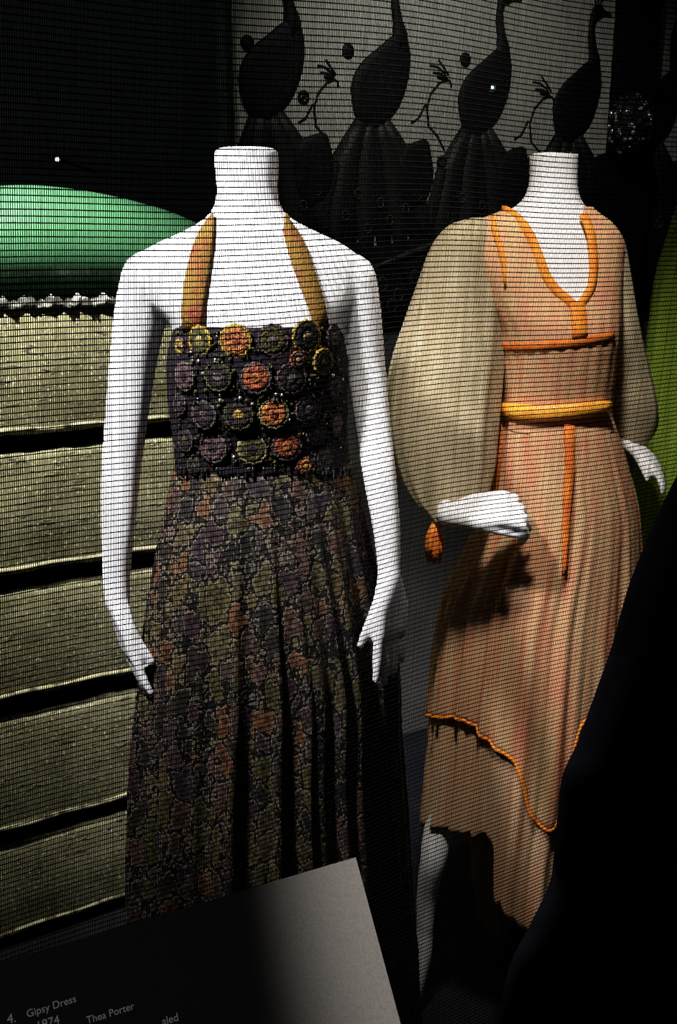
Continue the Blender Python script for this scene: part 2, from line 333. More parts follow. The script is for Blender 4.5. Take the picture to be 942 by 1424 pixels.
# crinkled pale strip along the top of the boards
mb = MB(); rings = []
for i in range(150):
    t = -wh + 2 * wh * i / 149; c = wc + EV * t
    z = 1.552 + 0.006 * math.sin(i * 0.8) + 0.005 * math.sin(i * 2.3 + 1); d = 0.003 * math.sin(i * 1.1) + 0.002 * math.sin(i * 2.9)
    rings.append([Vector((c.x, c.y, 0)) + NV * o_ + Vector((0, 0, zz)) for o_, zz in ((-0.028, 1.552), (0.010 + d, 1.552), (0.014 + d * 1.2, z + 0.006), (0.006 + d * 0.6, z + 0.016), (-0.012, z + 0.020), (-0.028, z + 0.018))])
mb.loft(rings).build('crinkled_strip', 'pale_crinkle', label='crinkled pale strip lying along the top of the board wall', cat='fabric')

# glossy green rounded form on top of the low wall
gt = []
prof_px = [(-330, 330), (-230, 292), (-120, 270), (0, 259), (60, 258), (130, 267), (200, 284), (250, 302), (285, 328), (300, 372)]
mb = MB(); rings = []; wlo = []
GP = P0 - NV * 0.215
N_ = 46
for i in range(N_ + 1):
    x = -345 + (303 + 345) * i / N_
    yt = lerp([(-345, 400)] + prof_px + [(303, 408)], x)[0]
    top = onpl(x, yt, GP); q = onpl(x, 350, GP); zb = 1.545; h = max(0.012, top.z - zb)
    dep = 0.18 * min(1, (h / 0.2) ** 0.6)
    rr = []
    for k in range(26):
        t = 2 * math.pi * k / 26; sx, cz = math.sin(t), math.cos(t)
        z = zb + h * (0.5 + 0.5 * math.copysign(abs(cz) ** 0.95, cz)); rr.append(Vector((q.x, q.y, z)) + NV * dep * math.copysign(abs(sx) ** 0.95, sx))
    rings.append(rr); wlo.append(rr[9])
gb = mb.loft(rings).build('green_bolster', 'green_gloss', label='glossy green rounded form resting above the board wall', cat='bolster')
MB().tube([p + NV * 0.001 for p in wlo[2:-2]], 0.0045, 8).build('piping', 'piping_dark', gb)

# ================================================================== PEACOCK SCREEN
scr = thing('peacock_screen', uz(1.05, ZB), 'pale grey screen with a row of black peacock silhouettes', 'screen')
u0, u1 = to_uz(337, 400)[0], to_uz(1100, 400)[0]; zt = 2.75
MB().box(uz((u0 + u1) / 2, (ZB + zt) / 2, -0.012), EV * ((u1 - u0) / 2), NV * 0.012, (0, 0, (zt - ZB) / 2)).build('panel', 'panel_grey', scr, smooth=False)
def smooth_poly(P, k=4):
    n = len(P); out = []
    for i in range(n):
        p0, p1, p2, p3 = P[i - 1], P[i], P[(i + 1) % n], P[(i + 2) % n]
        for j in range(k):
            t = j / k
            out.append(tuple(0.5 * (2 * p1[c] + (p2[c] - p0[c]) * t + (2 * p0[c] - 5 * p1[c] + 4 * p2[c] - p3[c]) * t * t + (3 * p1[c] - p0[c] - 3 * p2[c] + p3[c]) * t ** 3) for c in (0, 1)))
    return out
def plate(name, poly, off, th, m, parent, du=0.0, dome=0.0):    # a cut-out standing off the screen, soft edge, optional swelling
    n = len(poly); cu = sum(p[0] for p in poly) / n; cz = sum(p[1] for p in poly) / n; mb = MB()
    def rg(s, o_): return [uz(cu + (p[0] - cu) * s + du, cz + (p[1] - cz) * s, o_) for p in poly]
    rings = [rg(1, off), rg(1, off + th * 0.6), rg(0.96, off + th)]
    if dome: rings += [rg(s, off + th + dome * math.sqrt(1 - s * s)) for s in (0.8, 0.6, 0.4, 0.2, 0.05)]
    mb.loft(rings); return mb.build(name, m, parent)
def strip(mb, pts, wid, off, th, du=0.0):       # tapered flat ribbon on the screen plane
    rings = []
    for i, (u, z) in enumerate(pts):
        a = pts[max(i - 1, 0)]; b = pts[min(i + 1, len(pts) - 1)]; dx, dz = b[0] - a[0], b[1] - a[1]; l = math.hypot(dx, dz) or 1; nx, nz = -dz / l, dx / l
        ww = wid[i] if hasattr(wid, '__len__') else wid
        rings.append([uz(u + nx * ww * s + du, z + nz * ww * s, off + o_) for s, o_ in ((-1, 0), (-1, th * 0.5), (0, th), (1, th * 0.5), (1, 0))])
    mb.loft(rings)
def px(P): return [to_uz(*p) for p in P]
body_px = px([(546, -20), (553, -34), (563, -37), (568, -28), (580, -20), (566, -18), (558, -8), (558, 12), (562, 38), (568, 62), (570, 90), (565, 120), (555, 147), (541, 165), (528, 176), (508, 176), (496, 166), (490, 146), (488, 122), (493, 100), (505, 82), (522, 65), (536, 48), (543, 28), (543, 5)])
body_px = smooth_poly(body_px, 3)
# each peacock is split for a clean fill: the neck and head are a ribbon, the body is a swelling plate
torso_px = smooth_poly(px([(548, 48), (562, 48), (569, 68), (570, 92), (565, 120), (555, 147), (541, 166), (526, 178), (508, 177), (496, 166), (490, 146), (488, 122), (494, 100), (507, 82), (526, 66)]), 3)
neck_pts = px([(553, 70), (556, 48), (552, 28), (549, 8), (549, -8), (552, -22), (558, -30)])
neck_w = [0.030, 0.020, 0.013, 0.011, 0.010, 0.012, 0.014]
neck_w = [x * 1.2 for x in neck_w]
head_px = smooth_poly(px([(548, -26), (553, -38), (563, -39), (569, -31), (584, -22), (568, -22), (560, -17), (551, -18)]), 3)
crest = [px([(556, -36), (553, -50), (549, -58)]), px([(559, -37), (559, -52), (558, -62)]), px([(562, -37), (566, -50), (568, -58)])]
feathers = []
for j, (x0, x1, y1) in enumerate(((500, 440, 372), (503, 458, 395), (508, 480, 412), (514, 508, 418), (521, 536, 412), (527, 562, 395), (531, 586, 370), (535, 600, 335))):
    mid = (x0 * 0.55 + x1 * 0.45 + (-6 if x1 < 515 else 6) * 0.2, 230)
    P = px([(x0, 168), (x0 * 0.8 + x1 * 0.2, 195), mid, (x0 * 0.25 + x1 * 0.75, 300), (x1, y1)])
    feathers.append(P)
lobe_px = smooth_poly(px([(562, 205), (580, 196), (594, 196), (599, 215), (602, 245), (596, 270), (582, 290), (566, 291), (556, 275), (552, 250), (554, 222)]), 3)
du = to_uz(550, 20)[0] - to_uz(385, 20)[0]
for i, k in enumerate((-1, 0, 1, 2, 3)):
    d = du * k + (0.030 if k == -1 else 0.0)
    pk = plate('peacock', torso_px, 0.0, 0.008, 'peacock_black', scr, d, 0.006)
    mb = MB(); strip(mb, neck_pts, neck_w, 0.001, 0.012, d); mb.build('neck', 'peacock_black', pk)
    plate('head', head_px, 0.0, 0.008, 'peacock_black', pk, d, 0.004)
    mb = MB()
    for c in crest: strip(mb, c, [0.002, 0.0025, 0.005], 0.0, 0.006, d)
    mb.build('crest', 'peacock_black', pk)
    for j, P in enumerate(feathers):
        if k == -1 and j < 2: continue          # the screen ends here
        mb = MB(); strip(mb, P, [0.016, 0.026, 0.036, 0.036, 0.006], 0.0005 * (j % 2), 0.006 + 0.002 * (j % 2), d)
        mb.build('tail_feather', 'feather_charcoal' if j % 2 else 'peacock_black', pk)
    plate('tail_lobe', lobe_px, 0.0, 0.007, 'peacock_black', pk, d, 0.006)
    for (rx, ry) in ((478, 300), (509, 318), (540, 306), (562, 290), (496, 270), (580, 270), (527, 282)):
        u, z = to_uz(rx, ry); rn = MB(); rn.tube([uz(u + 0.011 * math.cos(t / 12 * 6.2832) + d, z + 0.014 * math.sin(t / 12 * 6.2832), 0.010) for t in range(13)], 0.0018, 5); rn.build('eye_ring', 'ring_grey', pk)
def ell(x, y, a, b):
    u, z = to_uz(x, y); return [(u + a * math.cos(t * 0.5236), z + b * math.sin(t * 0.5236)) for t in range(12)]
for x, y in ((484, 71), (647, 83), (344, 60)): plate('dot', ell(x, y, 0.020, 0.021), 0, 0.004, 'peacock_black', scr)
for x, y in ((422, 135), (614, 225), (452, 225), (583, 232), (738, 225)):
    u, z = to_uz(x, y); MB().tube([uz(u + 0.014 * math.cos(t / 14 * 6.2832), z + 0.014 * math.sin(t / 14 * 6.2832), 0.003) for t in range(15)], 0.0048, 6).build('ring', 'peacock_black', scr)
    plate('dot', ell(x, y, 0.005, 0.005), 0, 0.004, 'peacock_black', scr)
for x, y in ((455, 105), (612, 105), (755, 128)):              # small line-drawn sprays
    sp = MB(); q = lambda P: px([(x + a, y + b_) for a, b_ in P])
    for P in ([(-14, -14), (-4, -12), (6, -4), (10, 6)], [(-10, -4), (0, -3), (8, 3), (10, 8)], [(6, 4), (14, 8), (16, 16)], [(-2, -22), (6, -10), (12, 0)],
              [(10, 6), (0, 10), (-12, 24), (-18, 44), (-16, 70)], [(-20, 40), (-30, 60), (-40, 66)], [(-16, 70), (-4, 84), (6, 104)]):
        strip(sp, q(P), 0.0034, 0, 0.003)
    strip(sp, q([(-4, 2), (2, 1), (8, 5)]), [0.004, 0.010, 0.004], 0, 0.004)
    sp.build('spray_motif', 'peacock_black', scr)
# the dark foot of the screen where the tails run together, with a branch across it
u = [to_uz(x, 400)[0] for x in (337, 1100)]
zz = lambda x, y: to_uz(x, y)
foot = [zz(395, 330), zz(430, 322), zz(470, 330), zz(520, 342), zz(560, 335), zz(600, 320), zz(650, 325), zz(700, 330), zz(760, 330), zz(815, 300), zz(850, 235), zz(905, 235), zz(940, 300), zz(1000, 330), zz(1000, 330)[:1] + (ZB + 0.002,), (zz(395, 400)[0], ZB + 0.002)]
mbf = MB(); n = len(foot) - 2
for i in range(n - 1):
    a, b_ = foot[i], foot[i + 1]; zc = ZB + 0.002
    V = [uz(a[0], zc, 0), uz(b_[0], zc, 0), uz(b_[0], b_[1], 0), uz(a[0], a[1], 0), uz(a[0], zc, 0.006), uz(b_[0], zc, 0.006), uz(b_[0], b_[1], 0.006), uz(a[0], a[1], 0.006)]
    mbf.add(V, [(3, 2, 1, 0), (4, 5, 6, 7), (0, 1, 5, 4), (2, 3, 7, 6), (0, 4, 7, 3), (1, 2, 6, 5)])
mbf.build('foot_band', 'peacock_black', scr, smooth=False)
mb = MB(); strip(mb, px([(505, 378), (545, 362), (585, 347), (640, 325), (690, 318)]), [0.004, 0.010, 0.012, 0.010, 0.004], 0.006, 0.01); mb.build('branch', 'feather_charcoal', scr)
for x, y in ((530, 395), (552, 410), (575, 385), (590, 405), (543, 425), (500, 400), (905, 275), (890, 330), (915, 310), (600, 380)):
    uu, z = to_uz(x, y); rn = MB(); rn.tube([uz(uu + 0.016 * math.cos(t / 12 * 6.2832), z + 0.020 * math.sin(t / 12 * 6.2832), 0.008) for t in range(13)], 0.0022, 5); rn.build('foot_ring', 'ring_grey', scr)

# black post in front of the screen
pl_, pr_ = bp(856, 110, 0.05), bp(908, 110, 0.05)
zpb = ZB
post = MB(); c = (pl_ + pr_) / 2; hw = (pr_ - pl_).length / 2
post.box((c.x, c.y, (zpb + 3.1) / 2), EV * hw, NV * 0.02, (0, 0, (3.1 - zpb) / 2)).build('hanging_post', 'post_black', smooth=False, label='tall flat black post hanging from the ceiling in front of the peacock screen', cat='post')
# beaded dark oval ornament on the post
oc = bp(876, 173, 0.13)
orn = thing('beaded_ornament', oc - Vector((0, 0, 0.1)), 'dark oval ornament glittering with beads on the black post', 'ornament')
hb = MB(); hb.ball(oc, (0.066, 0.055, 0.088), 20, 14); hb.build('core', 'bead_black', orn)
MB().tube([oc, oc - NV * 0.058], 0.012, 10).build('stem', 'bead_black', orn)
bd = MB(); bs = MB()
for i in range(260):
    a = random.uniform(0, 6.2832); zc = random.uniform(-0.95, 0.95); r_ = math.sqrt(1 - zc * zc)
    p = oc + Vector((0.068 * r_ * math.cos(a), 0.057 * r_ * math.sin(a), 0.090 * zc)); (bs if i % 4 == 0 else bd).ball(p, random.uniform(0.004, 0.009), 6, 4)
bd.build('black_beads', 'bead_black', orn, kind='stuff'); bs.build('silver_beads', 'bead_silver', orn, kind='stuff')

# added disc on one peacock, tilted to stand in for a lamp reflection
gp_ = bp(685, 122, 0.016); lv = (Vector((0.42, 2.05, 3.0)) - gp_).normalized(); cv_ = (CV - gp_).normalized(); hn = (lv + cv_).normalized()
ax = hn.orthogonal().normalized(); ay = hn.cross(ax)
mat('glint_metal', (0.55, 0.85, 0.70), 0.16, 0.5, metal=1.0)
MB().loft([[gp_ + hn * h + (ax * math.cos(k * 0.3927) + ay * math.sin(k * 0.3927)) * r for k in range(16)] for h, r in ((-0.012, 0.015), (0.0, 0.015), (0.0012, 0.0125), (0.0015, 0.001))]).build('glint_disc', 'glint_metal', scr, label='added greenish disc standing in for a glint on the third peacock')
# tiny point of light in the dark above the green form
lp = at(80, 222, 3.6)
lt = thing('pin_light', lp + Vector((0, 0, -0.02)), 'tiny white pin light glowing in the dark above the green form', 'lamp')
MB().tube([lp + Vector((0, 0.10, 0)), lp + Vector((0, 0.006, 0))], [0.012, 0.012], 12).build('housing', 'lamp_housing', lt)
MB().tube([lp + Vector((0, 0.10, 0)), lp + Vector((0, 0.60, 0.0))], [0.006, 0.006], 8).build('arm', 'lamp_housing', lt)
em = bpy.data.materials.new('pin_glow'); em.use_nodes = True; em.node_tree.nodes['Principled BSDF'].inputs['Emission Color'].default_value = (1, 0.98, 0.95, 1); em.node_tree.nodes['Principled BSDF'].inputs['Emission Strength'].default_value = 3.0; MATS['pin_glow'] = em
MB().ball(lp, 0.008, 10, 8).build('bulb', 'pin_glow', lt)

# ================================================================== FIRST MANNEQUIN (halter dress)
Y1 = 1.50
T1 = [(207, 299, 387, 0.046, 0.02), (232, 299, 388, 0.046, 0.018), (262, 302, 386, 0.046, 0.014), (285, 299, 390, 0.049, 0.01), (303, 287, 404, 0.055, 0.006), (322, 255, 440, 0.062), (340, 215, 478, 0.066), (358, 190, 500, 0.072), (385, 186, 505, 0.082), (415, 203, 500, 0.095), (450, 238, 484, 0.108), (490, 246, 478, 0.115), (540, 250, 474, 0.108), (600, 256, 472, 0.092), (650, 258, 474, 0.088), (710, 250, 486, 0.100), (780, 246, 494, 0.112), (840, 250, 490, 0.108)]
body = MB(); rings = []
for i in range(60):
    y = 207 + (840 - 207) * i / 59; c, a, b_ = sec(T1, Y1, y); rings.append(ring(c, a, b_, 40))
body.loft(rings)
def arm(mb, pts):                               # (x, y, Y, diameter in px)
    P = [at(x, y, Y) for x, y, Y, d in pts]; mb.blob(P, [d / 2 * Y / 1395 for x, y, Y, d in pts], 16)
    return P
def dense(pts, k=4):
    tab = [(i,) + p for i, p in enumerate(pts)]; n = len(pts) - 1; return [tuple(lerp(tab, i / k)) for i in range(n * k + 1)]
arm(body, dense([(207, 388, 1.50, 78), (195, 440, 1.50, 74), (183, 520, 1.50, 66), (174, 600, 1.49, 61), (168, 660, 1.48, 58), (164, 740, 1.46, 50), (162, 800, 1.45, 42), (163, 836, 1.44, 38)]))
arm(body, dense([(488, 390, 1.50, 74), (499, 440, 1.50, 66), (510, 520, 1.50, 57), (520, 600, 1.475, 53), (528, 660, 1.44, 50), (538, 735, 1.41, 42), (541, 780, 1.395, 37), (542, 806, 1.385, 35)]))
# viewer-left hand, seen from its thumb edge, fingers pointing down and in
hand(body, at(164, 838, 1.44), at(184, 915, 1.425) - at(164, 838, 1.44), (0.45, -0.88, 0.05), (-0.88, -0.45, 0.05), 0.96, 0.12, 0.02, 0.22)
# viewer-right hand
hand(body, at(542, 806, 1.385), at(543, 880, 1.365) - at(542, 806, 1.385), (-0.68, -0.73, 0.0), (0.73, -0.68, 0.02), 0.96, 0.05, 0.01, 0.42)
# legs under the skirt, feet on the floor
cx1 = sec(T1, Y1, 800)[0]
for s in (-1, 1):
    hx = cx1.x + s * 0.075
    body.blob([(hx, 1.50, 0.98), (hx, 1.49, 0.78), (hx + s * 0.005, 1.49, 0.55), (hx, 1.50, 0.36), (hx, 1.51, 0.12)], [0.085, 0.078, 0.055, 0.048, 0.034], 18)
    body.blob([(hx, 1.52, 0.07), (hx, 1.46, 0.055), (hx + s * 0.006, 1.39, 0.026)], [0.036, 0.034, 0.024], 14)
remesh('mannequin', body, 0.0046, 'mannequin_white', 5, label='white headless mannequin wearing the dark floral halter dress', cat='mannequin')

d1 = thing('halter_dress', (cx1.x, 1.5, 0.02), 'dark halter dress with embroidered flower bodice and patchwork skirt', 'dress')
B1 = [(440, 247, 478, 0.122), (470, 240, 481, 0.128), (500, 234, 484, 0.130), (560, 236, 484, 0.122), (610, 242, 484, 0.112), (662, 246, 487, 0.108)]
rings = []; rin = []
for i in range(24):
    y = 447 + (648 - 447) * i / 23; c, a, b_ = sec(B1, Y1, y)
    f = lambda t, y=y: 1 + 0.006 * math.sin(t * 9 + y * 0.02) * (y - 450) / 200
    rg = ring(c, a, b_, 72, fold=f)
    drop = max(0.0, 1 - i / 8) * 0.05
    rg = [p - Vector((0, 0, drop * max(0, (p.y - c.y) / b_))) for p in rg]
    rings.append(rg); rin.append([c + (p - c) * 0.975 for p in rg])
mb = MB(); mb.loft(rings[::-1] + rin + [rings[-1]], False, False)
bod = mb.build('bodice', 'bodice_black', d1, label='black bodice with rows of embroidered flowers')
# flower medallions
def flower(x, y, r, cols, petals=12):
    p, nr = on_form(B1, Y1, x, y, 0.001); ux = Vector((0, 0, 1)).cross(nr).normalized(); uy = nr.cross(ux); mb = MB(); n = petals * 4
    ph = random.uniform(0, 1)
    def rg(s, h, sc=0.0): return [p + nr * h + (ux * math.cos(6.2832 * k / n) + uy * math.sin(6.2832 * k / n)) * r * s * (1 + sc * math.sin(6.2832 * k / n * petals + ph)) for k in range(n)]
    r *= 1.06
    rs = [rg(1.0, -0.002, .05), rg(1.0, 0.0012, .05), rg(0.93, 0.0022, .05), rg(0.80, 0.0012, .03)]
    mb.loft(rs, True, False, mi=0)
    mb.loft([rg(0.80, 0.0012, .03), rg(0.74, 0.0026, .06), rg(0.55, 0.0028, .08), rg(0.34, 0.0020, .05)], False, False, mi=1)
    mb.loft([rg(0.34, 0.0020, .05), rg(0.26, 0.0030, 0), rg(0.05, 0.0032, 0)], False, True, mi=2)
    return mb.build('flower_motif', None, bod, mats=['thread_' + q for q in cols])
s1 = Y1 / 1395
FL = [(278, 474, 19, 'gold olive cream'), (328, 474, 21, 'gold orange red'), (380, 473, 20, 'mauve olive grey'), (427, 468, 21, 'gold dark cream'), (464, 468, 16, 'grey mauve cream'), (450, 503, 17, 'gold dark olive'), (250, 482, 12, 'mauve gold grey'),
      (257, 524, 19, 'grey mauve dark'), (303, 524, 19, 'olive dark grey'), (356, 526, 20, 'grey red orange'), (406, 526, 20, 'mauve dark grey'), (415, 500, 11, 'red mauve gold'), (250, 562, 14, 'mauve dark grey'),
      (284, 577, 19, 'grey dark mauve'), (332, 577, 20, 'olive dark gold'), (381, 575, 20, 'cream orange red'), (429, 570, 19, 'mauve dark grey'), (466, 540, 16, 'dark mauve dark'),
      (258, 612, 16, 'mauve dark olive'), (297, 623, 20, 'grey mauve dark'), (351, 625, 20, 'cream olive dark'), (399, 620, 20, 'grey red orange'), (440, 602, 16, 'mauve dark grey'), (468, 590, 15, 'dark mauve grey'), (450, 638, 17, 'dark grey mauve'), (270, 648, 12, 'olive dark grey'), (425, 648, 12, 'red orange gold')]
for x, y, r, c in FL: flower(x, y, r * s1, c.split())
# sprigs and beads between the flowers
bd = MB(); sv = MB()
for i in range(620):
    x, y = random.uniform(243, 478), random.uniform(456, 655)
    if any((x - q[0]) ** 2 + (y - q[1]) ** 2 < (q[2] * 0.95) ** 2 for q in FL): continue
    p, nr = on_form(B1, Y1, x, y, 0.001)
    (sv if i % 9 == 0 else bd).ball(p + nr * 0.001, random.uniform(0.0012, 0.0032), 6, 4)
bd.build('stitched_knots', 'thread_olive', bod, kind='stuff'); sv.build('silver_beads', 'bead_silver', bod, kind='stuff')
# scalloped lower edge
fr = MB()
for x in range(247, 488, 5):
    if random.random() < 0.3: continue
    p, nr = on_form(B1, Y1, x, 652, 0.003); l = random.uniform(0.002, 0.013); fr.blob([p + nr * 0.000, p + nr * 0.001 - Vector((0, 0, l))], 0.0028, 6)
fr.build('bead_edging', 'bead_black', bod, kind='stuff')
# halter straps lying on the chest and going round the neck
def strap(pts, wid):
    mb = MB(); rings = []
    P = []
    for x, y, *o_ in pts:
        p, nr = on_form(T1, Y1, x, y, 0.006); P.append((p, nr))
    for i, (p, nr) in enumerate(P):
        t = (P[min(i + 1, len(P) - 1)][0] - P[max(i - 1, 0)][0]).normalized(); sd = t.cross(nr).normalized(); ww = wid[i] * s1 / 2
        rings.append([p + sd * ww * q + nr * h for q, h in ((-1, 0.0), (-0.9, 0.0028), (0, 0.0034), (0.9, 0.0028), (1, 0.0), (0, -0.004))])
    mb.loft(rings); return mb.build('strap', 'strap_gold', d1, label='gold and rust patterned halter strap')
strap([(294, 300), (288, 318), (281, 345), (275, 375), (270, 405), (267, 435), (267, 462)], [12, 22, 28, 31, 32, 32, 34])
strap([(400, 302), (405, 322), (415, 350), (425, 380), (435, 408), (443, 435), (449, 462)], [14, 24, 27, 27, 26, 25, 25])
# skirt
S1 = [(648, 247, 486, 0.112), (690, 238, 497, 0.126), (760, 226, 512, 0.150), (840, 214, 530, 0.17), (920, 206, 544, 0.185), (1020, 200, 544, 0.20), (1120, 196, 550, 0.215), (1240, 193, 558, 0.23), (1380, 192, 568, 0.245), (1560, 192, 580, 0.26)]
rg_ = random.Random(3); W1 = [(k, rg_.uniform(0.4, 1), rg_.uniform(0, 6.28)) for k in (7, 11, 13, 17, 23, 29)]
def fold1(y):
    am = 0.018 + 0.080 * min(1, max(0, (y - 650) / 380))
    def f(t):
        g = sum(a * math.sin(k * t + p + 0.0016 * (y - 650) * math.sin(k)) * (1.0 if k < 20 else 0.5) for k, a, p in W1) / 2.4
        return 1 + am * (1 - 2 * abs(math.sin(g * 1.5)) ** 0.8 * 0.9 + 0.3 * g)
    return f
rings = []
for i in range(74):
    y = 640 + (1556 - 640) * i / 73; c, a, b_ = sec(S1, Y1, y); rings.append(ring(c, a, b_, 320, 2.1, fold=fold1(y)))
zmin = min(p.z for p in rings[-1])
mb = MB(); mb.loft(rings, False, False); sk = mb.build('skirt', 'patchwork_print', d1, label='long gathered skirt of dark mauve, olive and rust patches')
so = sk.modifiers.new('cloth', 'SOLIDIFY'); so.thickness = 0.0015; so.offset = -1
wb = MB(); c, a, b_ = sec(S1, Y1, 647); wb.loft([ring(c + Vector((0, 0, h)), a * s, b_ * s, 72) for h, s in ((0.004, 0.975), (0.004, 0.99), (-0.006, 0.99), (-0.006, 0.975), (0.004, 0.975))], False, False); wb.build('waistband', 'bodice_black', d1)

# ================================================================== SECOND MANNEQUIN (peach dress)
Y2 = 1.85
T2 = [(214, 737, 804, 0.044, 0.02), (240, 738, 803, 0.044, 0.018), (262, 735, 803, 0.046, 0.014), (280, 726, 808, 0.050, 0.01), (296, 702, 822, 0.056, 0.004), (312, 665, 842, 0.062), (335, 645, 858, 0.072), (370, 652, 858, 0.085), (410, 672, 856, 0.10), (450, 692, 852, 0.118), (500, 702, 846, 0.112), (570, 708, 840, 0.096), (640, 698, 858, 0.112), (720, 696, 866, 0.118), (780, 704, 858, 0.110)]
body = MB(); rings = []
for i in range(56):
    y = 214 + (780 - 214) * i / 55; c, a, b_ = sec(T2, Y2, y); rings.append(ring(c, a, b_, 40))
body.loft(rings)
arm(body, dense([(660, 350, 1.85, 56), (640, 420, 1.84, 52), (622, 500, 1.82, 48), (612, 570, 1.80, 46), (608, 640, 1.76, 40), (612, 690, 1.72, 32), (626, 716, 1.68, 28)]))
arm(body, dense([(848, 360, 1.86, 50), (862, 430, 1.88, 46), (878, 510, 1.90, 42), (884, 560, 1.90, 38), (880, 600, 1.88, 30), (876, 616, 1.87, 27)]))
# viewer-left hand laid across the front of the skirt, fingers drooping
wp = at(628, 716, 1.675)
hand(body, wp, at(700, 706, 1.655) - wp, (-0.05, -0.88, -0.46), (0.10, -0.46, 0.88), 1.12, 0.78, 0.03, 0.3)
# viewer-right hand
wp = at(876, 616, 1.87)
hand(body, wp, at(903, 640, 1.83) - wp, (-0.2, -0.85, -0.30), (0.55, -0.30, 0.75), 0.78, 0.30, 0.05, 0.5)
# legs: the near one shows below the hem, on its toes
def leg(pts): body.blob([at(x, y, Y) for x, y, Y, d in pts], [d / 2 * Y / 1330 for x, y, Y, d in pts], 18)
leg(dense([(715, 800, 1.86, 100), (680, 960, 1.84, 88), (636, 1090, 1.81, 58), (612, 1150, 1.80, 48), (603, 1195, 1.79, 42), (594, 1245, 1.81, 33), (591, 1295, 1.82, 27)]))
leg(dense([(591, 1290, 1.82, 27), (588, 1325, 1.825, 31), (578, 1365, 1.83, 33), (571, 1398, 1.83, 25)], 3))
leg(dense([(820, 800, 1.88, 120), (800, 960, 1.88, 96), (775, 1100, 1.88, 62), (765, 1200, 1.88, 46), (755, 1300, 1.89, 30)]))
leg(dense([(755, 1300, 1.89, 30), (750, 1340, 1.87, 34), (742, 1390, 1.84, 28)], 3))
remesh('mannequin', body, 0.0046, 'mannequin_white', 5, label='white headless mannequin wearing the peach and orange dress', cat='mannequin')
fz = at(571, 1396, 1.72).z
# the low platform under the feet
cx2 = sec(T2, Y2, 600)[0]
d2 = thing('sleeved_dress', (cx2.x, Y2, 0.3), 'peach pleated dress with cream balloon sleeves and orange trim', 'dress')
s2 = Y2 / 1395
BO2 = [(280, 722, 812, 0.060, 0.006), (296, 694, 829, 0.066, 0.002), (312, 656, 850, 0.074), (335, 640, 864, 0.084), (370, 648, 863, 0.098), (410, 668, 860, 0.112), (450, 688, 857, 0.130), (475, 694, 855, 0.130), (500, 697, 852, 0.124), (570, 700, 847, 0.108), (600, 695, 854, 0.114)]
# bodice with the deep neckline cut out: columns run from the neckline down to the waist
def neck_y(x):
    tab = [(640, 318), (680, 300), (700, 293), (716, 300), (733, 322), (748, 352), (760, 385), (776, 410), (803, 428), (822, 405), (827, 375), (826, 345), (828, 318), (836, 306), (850, 318)]
    return tab
NECK = [(700, 292), (714, 299), (728, 313), (740, 333), (750, 358), (760, 384), (774, 404), (790, 417), (803, 427), (815, 414), (823, 398), (826, 375), (825, 350), (822, 326), (815, 306), (811, 298)]
mb = MB(); rings = []
nz_ = 60; NA = 120
grid = {}; V = []
def inside_neck(x, y):
    c = False; P = NECK + [(811, 250), (700, 250)]
    for i in range(len(P)):
        (x1, y1), (x2, y2) = P[i], P[i - 1]
        if (y1 > y) != (y2 > y) and x < (x2 - x1) * (y - y1) / (y2 - y1) + x1: c = not c
    return c
def proj(p):
    q = p - CV; z = q.dot(FV); return 471 + FPX * q.x / z, 712 - FPX * q.dot(UV) / z
F = []; NA = 200; nz_ = 130
for i in range(nz_ + 1):
    y = 290 + (592 - 290) * i / nz_; c, a, b_ = sec(BO2, Y2, y)
    fo = lambda t, y=y: 1 + 0.008 * math.sin(26 * t) * max(0, math.sin((y - 400) / 190 * math.pi) if y > 400 else 0)
    V += ring(c, a, b_, NA, fold=fo)
for i in range(nz_):
    for k in range(NA):
        q = (i * NA + k, i * NA + (k + 1) % NA, (i + 1) * NA + (k + 1) % NA, (i + 1) * NA + k)
        cc = sum((V[j] for j in q), Vector()) / 4; x, y = proj(cc)
        if cc.y < Y2 + 0.0 and inside_neck(x, y): continue
        F.append(q)
bo = build('bodice', V, F, 'peach_bodice', d2, label='peach fitted bodice with a deep V neckline')
so = bo.modifiers.new('cloth', 'SOLIDIFY'); so.thickness = 0.002; so.offset = -1
def band(name, tab, Yc, pts, wid, m, parent, th=0.003, grow=0.001, label=None, sc=s2):
    P = [on_form(tab, Yc, x, y, grow) for x, y in pts]; rings = []
    for i, (p, nr) in enumerate(P):
        t = (P[min(i + 1, len(P) - 1)][0] - P[max(i - 1, 0)][0]).normalized(); sd = t.cross(nr).normalized(); ww = (wid[i] if hasattr(wid, '__len__') else wid) * sc / 2
        rings.append([p + sd * ww * q + nr * h for q, h in ((-1, -0.001), (-0.9, th), (0, th * 1.3), (0.9, th), (1, -0.001), (0, -0.003))])
    mb = MB(); mb.loft(rings); return mb.build(name, m, parent, label=label)
def dense2(P, k=4): return dense([tuple(map(float, p)) for p in P], k)
band('neckline_trim', BO2, Y2, dense2(NECK, 2), 13, 'orange_trim', d2, label='orange trim around the neckline')
band('shoulder_trim', BO2, Y2, dense2([(684, 302), (690, 325), (700, 360), (704, 400)], 3), [9] * 4 + [8] * 3 + [6, 5, 4], 'orange_trim', d2)
band('front_placket', BO2, Y2, dense2([(804, 424), (806, 445), (807, 470)], 3), 22, 'orange_trim', d2)
band('underbust_trim', BO2, Y2, dense2([(697, 481), (730, 482), (770, 479), (810, 475), (838, 470), (853, 466)], 3), 13, 'rust_trim', d2)
band('belt', BO2, Y2, dense2([(699, 567), (720, 572), (750, 574), (790, 572), (820, 568), (846, 565)], 3), [18, 20, 21, 22, 23, 23, 23, 23, 22, 22, 21, 20, 19, 18, 17, 16], 'gold_belt', d2, 0.008, 0.006, 'bright orange belt')
